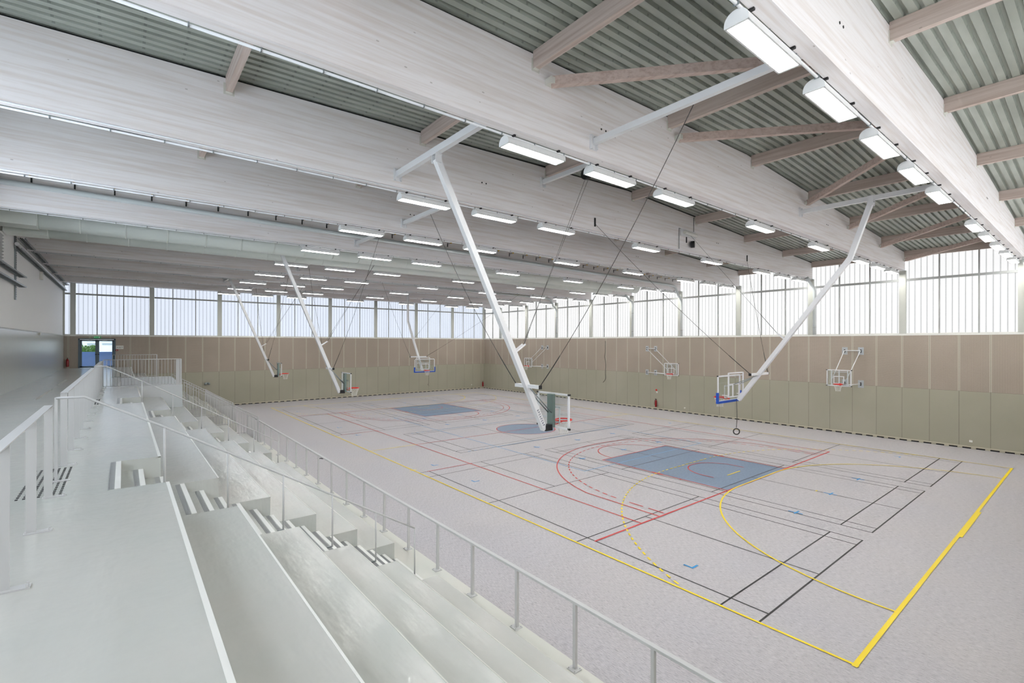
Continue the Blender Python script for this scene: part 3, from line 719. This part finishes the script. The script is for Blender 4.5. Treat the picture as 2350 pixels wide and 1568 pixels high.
def cross_hoop(cx, yb, hy, hz, zb, label, hookL, hookR, winch, text=False):
    e = empty('ceiling_hoop', (cx, yb, zb), label, 'basketball hoop', 'white hoops hung from the roof beside the terraces')
    board(e, (cx, yb, zb), (0, 1, 0), 1.24, .95); rim_net(e, (cx, yb+.4, zb+.17), (0, 1, 0))
    top = Vector((cx, hy, hz-.19)); foot = Vector((cx, yb-.34, zb-.02)); mast = MB().bar(top, foot, .14, .14, (1, 0, 0)).build('mast', m_white, e)
    if text:
        tx = MB(); d = (foot-top).normalized(); L = (foot-top).length; u = d.cross(Vector((1, 0, 0))).normalized()
        x = cx-.0715
        face_x = cx+.0706
        x = face_x; shapes = 'LESOVPA'
        for k in range(8):
            c0 = foot-d*(.62-.066*k); hh = .04; 
            for q in range(3): tx.bar(c0+Vector((0, 0, 0))+u*(-.03+q*.026)+Vector((x-cx, 0, 0)), c0+d*(.035 if (k+q) % 3 else .012)+u*(-.03+q*.026)+Vector((x-cx, 0, 0)), .002, .011, u)
            tx.bar(c0-u*.036+Vector((x-cx, 0, 0)), c0+u*.036+Vector((x-cx, 0, 0)), .002, .010, d)
        tx.build('maker_lettering', mat('navy_lettering', srgb(44, 52, 92), .5), mast, label='small navy lettering')
    hb = MB()
    for q in (-.085, .085): hb.box(cx+q-.008, cx+q+.008, hy-.08, hy+.08, hz-.28, hz-.08)
    hb.box(cx-.11, cx+.11, hy-.08, hy+.08, hz-.1, hz-.076)
    hb.build('hinge', m_white, e)
    # arm
    t_ = (zb+1.18-foot.z)/(top.z-foot.z); pm = foot.lerp(top, t_); arm = MB().bar(pm+Vector((-.46, .02, 0)), pm+Vector((.5, .02, 0)), .09, .09).build('cross_arm', m_white, e)
    MB().box(pm.x+.5, pm.x+.515, pm.y-.03, pm.y+.07, pm.z-.05, pm.z+.05).build('end_cap', m_black, arm)
    st = MB(); st.box(cx-.11, cx+.11, yb-.12, yb-.03, zb+.02, zb+.92); st.build('carriage', m_zinc, e, label='greenish zinc carriage column')
    for q in (-.07, .07): MB().tube([pm+Vector((q, .05, -.05)), Vector((cx+q, yb-.13, zb+.42))], .016, 8).build('gas_strut', m_steel, e)
    MB().box(cx-.09, cx+.09, yb-.34, yb-.1, zb-.06, zb+.1).build('joint', m_black, e)
    t_ = .32; lv = foot.lerp(top, t_); l = MB()
    for q in (-.06, .06): l.bar(lv+Vector((q, .0, 0)), lv+Vector((q, .35, .22)), .02, .04)
    l.split('lever', m_white, e)
    cable(e, hookL, pm+Vector((-.46, .02, .03)), sag=.25); cable(e, hookR, pm+Vector((.5, .02, .03)), sag=.25)
    cable(e, winch, lv+Vector((0, .35, .22)), r=.005, chain=.5); cable(e, Vector(winch)+Vector((.15, 0, 0)), lv+Vector((.06, .3, .3)), r=.005, chain=0)
def hang_bar(i, y, z, label, s=.12):
    x1 = BX[i]-.12; x0 = BX[i+1]+.12
    e = empty('steel_crossbar', ((x0+x1)/2, y, z), label, 'crossbar', 'white steel bars between the roof beams')
    MB().bar((x0, y, z), (x1, y, z), s, s*1.25).build('tube', m_white, e); q = MB()
    for x, sg in ((x0, 1), (x1, -1)):
        for dy in (-.08, .08): q.box(x, x+sg*.06, y+dy-.02, y+dy+.02, z-.16, z+.14)
        q.box(x, x+sg*.012, y-.11, y+.11, z-.17, z+.15)
    q.split('end_plate', m_white, e); return e
def pulley(p, label, gr):
    e = empty('winch_drum', p, label, 'winch', gr); x, y, z = p
    q = MB().tube([(x, y-.07, z-.2), (x, y+.07, z-.2)], [.17, .17], 14); q.build('drum', m_black, e); MB().box(x-.03, x+.03, y-.03, y+.03, z-.12, z).build('strap', m_black, e)
HY = -13.8
wh = ['nearest the camera', 'in the middle', 'farthest from the camera']
for k, (cx, yb, zb, bay, HY, HZ) in enumerate(((13.02, -10.15, 2.97, 1, -13.8, 9.62), (-1.2, -10.69, 2.85, 4, -13.96, 10.2), (-13.95, -10.8, 2.94, 7, -13.8, 9.62))):
    hang_bar(bay, HY, HZ, 'white crossbar bearing the mast of the side hoop %s' % wh[k]); 
    hang_bar(bay-1, -11.4, 9.62, 'white crossbar holding the right cable of the side hoop %s' % wh[k], .1)
    hang_bar(bay+1, -11.4, 9.62, 'white crossbar holding the left cable of the side hoop %s' % wh[k], .1)
    hang_bar(bay, -8.72, 10.5, 'white crossbar above the winch of the side hoop %s' % wh[k], .1)
    hL = ((cx if k != 1 else -.5)-4.55, -11.4, 9.53); hR = ((cx if k != 1 else -.5)+4.9, -11.4, 9.53); wc = (cx-.13, -8.72, 10.15)
    pulley((cx-.13, -8.68, 10.47), 'black winch drum above the side hoop %s' % wh[k], 'black winch drums')
    cross_hoop(cx, yb, HY, HZ, zb, 'white framed hoop on a slanting mast at the terrace side, %s' % wh[k], hL, hR, wc, text=(k == 0))
# main court hoops
def main_hoop(sx, hinge, elbow, foot, bx, label, hooks, winch, rope_z, coil):
    n = Vector((-sx, 0, 0)); e = empty('ceiling_hoop', (bx, 0, 2.93), label, 'basketball hoop', 'blue padded main court hoops')
    board(e, (bx, 0, 2.93), n, 1.84, 1.06, pad=True, fw=.06); rim_net(e, (bx-sx*.39, 0, 3.05), n)
    MB().bar(hinge, elbow, .15, .15, (0, 1, 0)).build('upper_mast', m_white, e); MB().bar(elbow, foot, .15, .15, (0, 1, 0)).build('lower_mast', m_white, e)
    j = MB().tube([Vector(elbow)+Vector((0, -.08, 0)), Vector(elbow)+Vector((0, .08, 0))], .075, 10); j.build('elbow_joint', m_white, e)
    h = Vector(hinge); hb = MB()
    for q in (-.09, .09): hb.box(h.x-.08, h.x+.08, q+h.y-.01, q+h.y+.01, h.z-.12, h.z+.2)
    hb.build('hinge', m_white, e)
    fx = bx+sx*.28; r = MB()
    for y in (-.6, .6): r.box(fx-.02, fx+.02, y-.03, y+.03, 3.12, 4.1)
    for z in (3.12, 3.62, 4.07): r.box(fx-.02, fx+.02, -.6, .6, z, z+.045)
    for y in (-.25, .25): r.box(fx-.018, fx+.018, y-.02, y+.02, 3.12, 3.62)
    for y in (-.6, .6):
        for z in (3.2, 3.98): r.bar((fx, y, z), (bx+sx*.02, y, z), .03)
    r.build('rear_frame', m_white, e)
    d = (Vector(elbow)-Vector(foot)).normalized(); pm = Vector(foot)+d*1.35
    arm = MB().bar(pm+Vector((0, -.75, 0)), pm+Vector((0, .75, 0)), .09, .09).build('cross_arm', m_white, e)
    c = MB(); [c.box(pm.x-.05, pm.x+.05, pm.y+q-.01, pm.y+q+.01, pm.z-.05, pm.z+.05) for q in (-.76, .76)]; c.split('end_cap', m_black, arm)
    for q in (-.25, .25): MB().tube([pm+Vector((0, q*.4, -.04)), (fx, q, 3.62)], .015, 8).build('gas_strut', m_steel, e)
    for q, hk in zip((-.76, .76), hooks): cable(e, hk, pm+Vector((0, q, .03)), sag=.15)
    lv = Vector(foot)+d*3.0; l = MB()
    for q in (-.06, .06): l.bar(lv+Vector((0, q, 0)), lv+Vector((-sx*.3, q, .25)), .02, .04)
    l.split('lever', m_white, e); cable(e, winch, lv+Vector((-sx*.3, 0, .25)), r=.005, chain=1.0)
    # hanging control cable
    ry = .42; rp = MB().tube([(bx+sx*.1, ry, 3.0), (bx+sx*.12, ry+.01, 2.2), (bx+sx*.1, ry, rope_z)], .011, 6)
    if coil: 
        for q in range(3): rp.tube([(bx+sx*.1+(.13-.012*q)*math.cos(a)*.75, ry+(.13-.012*q)*math.cos(a)*.66, rope_z-.16+(.13-.012*q)*math.sin(a)) for a in [2*pi*i/20 for i in range(20)]], .012, 6, closed=True)
    else: rp.tube([(bx+sx*.1, ry, rope_z), (bx+sx*.1, ry-.08, rope_z-.1), (bx+sx*.1, ry+.03, rope_z-.2)], .012, 6)
    rp.build('hanging_cord', m_cable, e, label='dark hanging control cord')
hang_bar(0, -.3, 10.02, 'white steel crossbar carrying the mast of the near main hoop')
main_hoop(1, (17.68, -.3, 9.9), (17.0, .05, 8.2), (13.15, .1, 3.0), 12.8, 'blue padded glass hoop on a bent mast at the near end of the main court', ((BX[2]+.13, -6.2, 9.55), (BX[2]+.13, 5.3, 9.5)), (BX[2]+.2, -.1, 10.0), 1.8, True)
hang_bar(7, 0, 9.7, 'white steel crossbar carrying the mast of the far main hoop')
main_hoop(-1, (-15.85, 0, 9.6), (-15.9, .05, 7.15), (-13.2, .0, 3.0), -12.8, 'blue padded glass hoop on a bent mast at the far end of the main court', ((BX[6]-.2, -6.2, 9.6), (BX[6]-.2, 6.2, 9.6)), (BX[6]-.2, 0, 10), 1.95, False)
# winch box and brackets on the third beam
xf = BX[2]+.12
e = empty('winch_motor', (xf, 0, 10), 'white tubular winch motor on the third beam with its conduit loop', 'motor')
MB().box(xf, xf+.04, -.75, .42, 9.9, 10.2).build('backplate', m_white, e); q = MB().tube([(xf+.12, -.6, 10.05), (xf+.12, .35, 10.02)], .075, 12); q.build('motor_tube', m_sill, e)
MB().tube([(xf+.02, -.85, 9.32), (xf+.02, -.85, 10.2), (xf+.02, .3, 10.18), (xf+.02, .3, ztop(.3)-.05)], .014, 6).build('conduit_loop', m_steel, e)
bk = MB()
for y in (-6.2, -.35, 5.3): bk.box(xf, xf+.03, y-.03, y+.03, 9.5, 9.8)
for k, y in enumerate((-6.2, 5.3)):
    e2 = MB().box(xf, xf+.03, y-.03, y+.03, 9.45, 9.75).build('cable_hook', m_chain, label='dark steel hook plate on the third beam, %s the winch motor' % ('left of' if k == 0 else 'right of'), cat='hook')
e = empty('winch_drum', (xf+.1, -.2, 9.85), 'black winch drum hanging from the third beam below the winch motor', 'winch', 'black winch drums')
MB().tube([(xf+.06, -.0, 9.6), (xf+.2, .06, 9.6)], .15, 14).build('drum', m_black, e); MB().box(xf, xf+.03, -.3, -.25, 9.65, 9.9).build('strap', m_black, e)
# wall hoops
for k, (bc, cx, cy, lab) in enumerate(((13.13, 12.82, 12.65, 'white wall hoop on the side wall nearest the camera'), (-.7, 1.66, 13.1, 'middle white wall hoop on the side wall, folded to the right'), (-13.35, -14.95, 13.1, 'farthest white wall hoop on the side wall, partly behind the near mast'))):
    e = empty('wall_hoop', (bc, YR, 3), lab, 'basketball hoop', 'white wall mounted hoops')
    board(e, (cx, cy, 2.84), (0, -1, 0), 1.24, .95, fw=.06, extra=True); rim_net(e, (cx+.08, cy-.39, 2.98), (0, -1, 0))
    for q in (-.4, .4):
        for z in (4.86, 2.95):
            pl = MB().box(bc+q-.14, bc+q+.14, YR-.012, YR, z-.22, z+.22).build('wall_plate', m_plate, e, label='grey steel wall plate')
            MB().box(bc+q-.02, bc+q+.03, YR-.09, YR-.012, z-.09, z+.09).build('bracket', m_black, pl)
        MB().tube([(bc+q, YR-.08, 4.88), (cx+q*.9, cy+.08, 3.25)], .022, 8).build('stay_rod', m_white, e)
        MB().tube([(bc+q, YR-.08, 2.95), (cx+q*.9, cy+.06, 2.93)], .028, 8).build('lower_arm', m_white, e)
    MB().tube([(bc-.42, YR-.08, 4.88), (bc+.42, YR-.08, 4.88)], .028, 8).build('top_bar', m_white, e)
# ------------------------------------------------------------------ small things
def extinguisher(x, y, z, label, out):
    e = empty('fire_extinguisher', (x, y, z), label, 'fire extinguisher', 'fire extinguishers')
    MB().lathe([(0, 0), (.075, .0), (.08, .03), (.08, .42), (.06, .5), (.025, .54), (.02, .58), (0, .58)], (x, y, z), 16).build('cylinder', m_redx, e)
    h = MB().box(x-.05, x+.05, y-.02, y+.02, z+.57, z+.62); h.box(x-.08, x+.0, y-.012, y+.012, z+.63, z+.65); h.build('handle', m_black, e)
    MB().tube([(x, y, z+.58), (x-.08, y-.05, z+.52), (x-.1, y-.05, z+.3), (x-.09, y-.05, z+.14)], .012, 6).build('hose', m_black, e)
extinguisher(-.2, YR-.1, .22, 'red fire extinguisher low on the long side wall', 0); extinguisher(XE+.14, YR-.25, .2, 'red fire extinguisher in the far corner of the hall', 0); extinguisher(XE+.12, -22.4, ZG+.12, 'red fire extinguisher at the far end of the gallery, left of the door', 0)
MB().box(-.27, -.15, YR-.05, YR, 1.5, 1.62).build('call_point', m_red, label='small red alarm box above the extinguisher on the side wall', cat='alarm')
MB().box(-.24, -.1, YR-.01, YR, 1.32, 1.46).build('call_point_sign', m_sill, label='small pale notice under the alarm box on the side wall', cat='notice')
MB().box(18.13, 18.25, YR-.05, YR, .33, .43).build('wall_socket', m_sill, label='small white socket low on the side wall at the right', cat='socket')
MB().tube([(2.29, YR-.04, .38), (2.29, YR, .38)], .05, 12).build('wall_socket', m_sill, label='small round white socket low on the side wall, right of the extinguisher', cat='socket')
MB().box(XE, XE+.06, 12.1, 12.2, .42, .52).build('wall_socket', m_sill, label='small white socket low on the end wall near the corner', cat='socket')
e = empty('camera_pair', (XE, -13.96, 1.9), 'pair of small dark spotlights on the end wall above the far terrace', 'spotlight')
for q in (-.12, .12): MB().lathe([(0, -.09), (.08, -.08), (.1, 0), (.08, .08), (0, .09)], (XE+.1, -13.96+q, 1.91), 12).build('head', m_steel, e)
MB().box(XE, XE+.08, -14.05, -13.87, 1.9, 2.02).build('mount', m_steel, e)
MB().tube([(-5.43, YR-.06, 5.5), (-5.43, YR-.07, 4.9), (-5.45, YR-.06, 4.5), (-5.52, YR-.06, 4.1), (-5.4, YR-.06, 3.6), (-5.38, YR-.06, 3.2), (-5.44, YR-.06, 2.7), (-5.4, YR-.06, 2.2), (-5.5, YR-.05, 2.0), (-5.7, YR-.05, 1.82)], .018, 6).build('hanging_cord', m_cable, label='dark loose cord hanging down the side wall left of the middle wall hoop', cat='cord')
MB().box(-.04, .16, -12.3, -12.22, 0, .02).box(-.04, .04, -12.4, -12.22, 0, .02).build('floor_tool', m_black, label='small black angle left lying on the court beside the front railing', cat='tool')
# door, exit sign, plan, alarm
MB().box(XE-.28, XE+.03, DY0, DY0+.09, ZG, DZ1).box(XE-.28, XE+.03, DY1-.09, DY1, ZG, DZ1).box(XE-.28, XE+.03, DY0, DY1, DZ1-.08, DZ1).build('door_1', m_doorfr, kind='structure', label='grey framed double glass door at the end of the gallery')
d1 = bpy.data.objects['door_1']; ym = (DY0+DY1)/2
for a, b in ((DY0+.09, ym), (ym, DY1-.09)):
    f = MB(); t0 = .11; z0, z1 = ZG+.01, DZ1-.09
    f.box(XE-.15, XE-.09, a, a+t0, z0, z1).box(XE-.15, XE-.09, b-t0, b, z0, z1).box(XE-.15, XE-.09, a, b, z0, z0+.12).box(XE-.15, XE-.09, a, b, z1-.1, z1)
    l = f.build('door_leaf', m_doorfr, d1); MB().box(XE-.125, XE-.115, a+t0, b-t0, z0+.12, z1-.1).build('door_pane', m_doorglass, l, label='clear glass')
MB().box(XE-.09, XE-.02, ym-.12, ym-.02, ZG+.95, ZG+1.0).box(XE-.09, XE-.02, ym+.02, ym+.12, ZG+.95, ZG+1.0).build('push_handle', m_black, d1)
MB().box(XE-.09, XE+.0, ym-.55, ym-.28, DZ1-.17, DZ1-.11).box(XE-.09, XE+.0, ym+.28, ym+.55, DZ1-.17, DZ1-.11).build('door_closer', m_steel, d1)
e = empty('exit_sign', (XE, ym, 5.64), 'green and white running figure exit sign above the gallery door', 'exit sign')
MB().box(XE, XE+.05, ym-.19, ym+.19, 5.6, 5.72).build('lightbox', m_green, e)
q = MB(); q.box(XE+.05, XE+.053, ym-.16, ym-.06, 5.645, 5.67).box(XE+.05, XE+.053, ym-.17, ym-.14, 5.63, 5.69); q.tube([(XE+.051, ym, 5.7), (XE+.053, ym, 5.7)], .012, 8); q.bar((XE+.052, ym, 5.69), (XE+.052, ym-.01, 5.65), .004, .02, (0, 1, 0)); q.bar((XE+.052, ym-.01, 5.65), (XE+.052, ym+.04, 5.61), .004, .012, (0, 1, 0)); q.bar((XE+.052, ym-.01, 5.65), (XE+.052, ym-.05, 5.62), .004, .012, (0, 1, 0)); q.box(XE+.05, XE+.053, ym+.08, ym+.15, 5.61, 5.71)
q.build('pictogram', m_sill, e, label='white running figure, arrow and door')
e = empty('notice_board', (XE, -19.52, 4.93), 'pale evacuation plan on the wall right of the gallery door', 'notice')
MB().box(XE, XE+.015, -19.74, -19.3, 4.79, 5.05).build('sheet', m_sill, e); q = MB().box(XE+.015, XE+.017, -19.68, -19.6, 4.88, 4.93).box(XE+.015, XE+.017, -19.56, -19.46, 4.86, 4.91).box(XE+.015, XE+.017, -19.56, -19.46, 4.94, 4.96).box(XE+.015, XE+.017, -19.42, -19.34, 4.9, 4.95); q.build('drawing', m_mull, e)
e = empty('call_point', (XE, -19.69, 4.71), 'small dark red alarm button under the evacuation plan', 'alarm'); MB().box(XE, XE+.05, -19.76, -19.62, 4.65, 4.77).build('box', m_redx, e); MB().box(XE+.05, XE+.055, -19.72, -19.66, 4.69, 4.73).build('button', m_sill, e)
MB().box(-11.0, -10.85, YL+.04, YL+.12, ZG+2.2, ZG+2.32).build('junction_box', m_sill, label='small white box on the left wall just below the ledge', cat='box')
# left wall services: cable trays, channel, grille
def tray(x0, x1, y, z, label):
    e = empty('cable_tray', ((x0+x1)/2, y, z), label, 'cable tray', 'steel cable trays on the left wall'); m = MB()
    for dy in (0, .2): m.box(x0, x1, y+dy, y+dy+.012, z, z+.05)
    m.build('side_rail', m_steel, e); r = MB(); x = x0
    while x > x1: r.box(x, x-.012, y, y+.2, z, z+.012); x -= .22
    r.build('rungs', m_steel, e, kind='stuff'); MB().tube([(x0, y+.07, z+.03), (x1, y+.07, z+.03)], .022, 6).tube([(x0, y+.12, z+.03), (x1, y+.12, z+.03)], .016, 6).build('cables', m_cable, e)
tray(-4.2, XE+.1, YL+.12, 9.32, 'long upper ladder cable tray high on the left wall'); tray(-4.2, XE+.1, YL+.02, 8.93, 'long lower ladder cable tray high on the left wall')
tray(5.0, -5.3, YL+.05, 7.9, 'short cable tray at the left edge, upper of two'); tray(5.0, -5.2, YL+.05, 7.5, 'short cable tray at the left edge, lower of two')
MB().tube([(-4.2, YL+.1, 9.12), (XE+.1, YL+.1, 9.12)], .07, 10).build('wall_pipe', m_white, label='white pipe running between the two long cable trays', cat='pipe')
q = MB().box(-4.55, -4.37, YL, YL+.05, 6.95, 9.45); q.build('steel_channel', m_steel, label='slotted vertical steel channel carrying the cable trays', cat='channel')
q = bpy.data.objects['steel_channel']; d = MB(); z = 7.05
while z < 9.4: d.box(-4.50, -4.42, YL+.05, YL+.052, z, z+.04); z += .09
d.build('slots', m_dark, q)
MB().box(-12.1, -11.75, YL, YL+.12, 8.5, 8.9).build('junction_box', m_sill, label='pale box on the left wall under the long cable trays', cat='box')
e = empty('vent_grille', (-1, YL, 9), 'louvred vent grille high on the left wall at the picture edge', 'vent'); MB().box(-1.62, .4, YL, YL+.04, 8.0, 9.1).build('frame', m_white, e); l = MB(); z = 8.05
while z < 9.0: l.add([(-1.6, YL+.04, z), (.35, YL+.04, z), (.35, YL+.1, z+.05), (-1.6, YL+.1, z+.05)], [(0, 1, 2, 3)]); l.box(-1.6, .35, YL+.041, YL+.045, z+.06, z+.09); z += .11
l.build('louvres', m_mull, e)
# ------------------------------------------------------------------ outside the door
m_con = mat('blue_grey_concrete', srgb(104, 126, 170), .8); m_leaf = mat('leaf', srgb(112, 150, 62), .6); m_leaf2 = mat('leaf_dark', srgb(74, 110, 48), .6)
MB().box(-27.2, -27.0, -26, -12, 0, ZG+1.12).build('parapet_wall', m_con, label='low bluish concrete wall outside the glass door', cat='wall')
MB().box(-27.0, XE-.3, -26, -12, ZG-.3, ZG-.02).build('outdoor_landing', m_stand_side, kind='structure', label='landing outside the glass door')
bs = MB()
for k in range(1500):
    a = random.uniform(0, 2*pi); b = random.uniform(-.4, 1); r = random.uniform(.75, 1.05); c = Vector((-29+.55*r*math.cos(a), -21.5+.48*r*math.sin(a), 4.45+.62*b*r))
    u = Vector((random.gauss(0, 1), random.gauss(0, 1), random.gauss(0, 1))).normalized()*.06; v = u.cross(Vector((random.gauss(0, 1), random.gauss(0, 1), random.gauss(0, 1)))).normalized()*.04
    bs.add([c-u, c+v, c+u, c-v], [(0, 1, 2, 3)])
e = empty('garden_shrub', (-29, -21.5, 0), 'green leafy shrub beyond the concrete wall, seen through the left door pane', 'shrub')
bs.build('foliage', m_leaf, e, kind='stuff', fix=False); MB().tube([(-29, -21.5, 0), (-29, -21.5, 4.3)], .08, 8).build('stem', m_leaf2, e)
e = empty('outdoor_building', (-50, -25, 0), 'pale building with window rows seen through the gallery door', 'building')
MB().box(-56, -50, -48, -8, 0, 8.6).build('facade', mat('pale_render', srgb(240, 232, 226), .8), e)
for k in range(14):
    for z in (5.0, 5.42): MB().box(-50, -49.95, -29+k*1.3, -28.1+k*1.3, z, z+(.2 if z < 5.2 else .07)).build('window', m_mull, e)
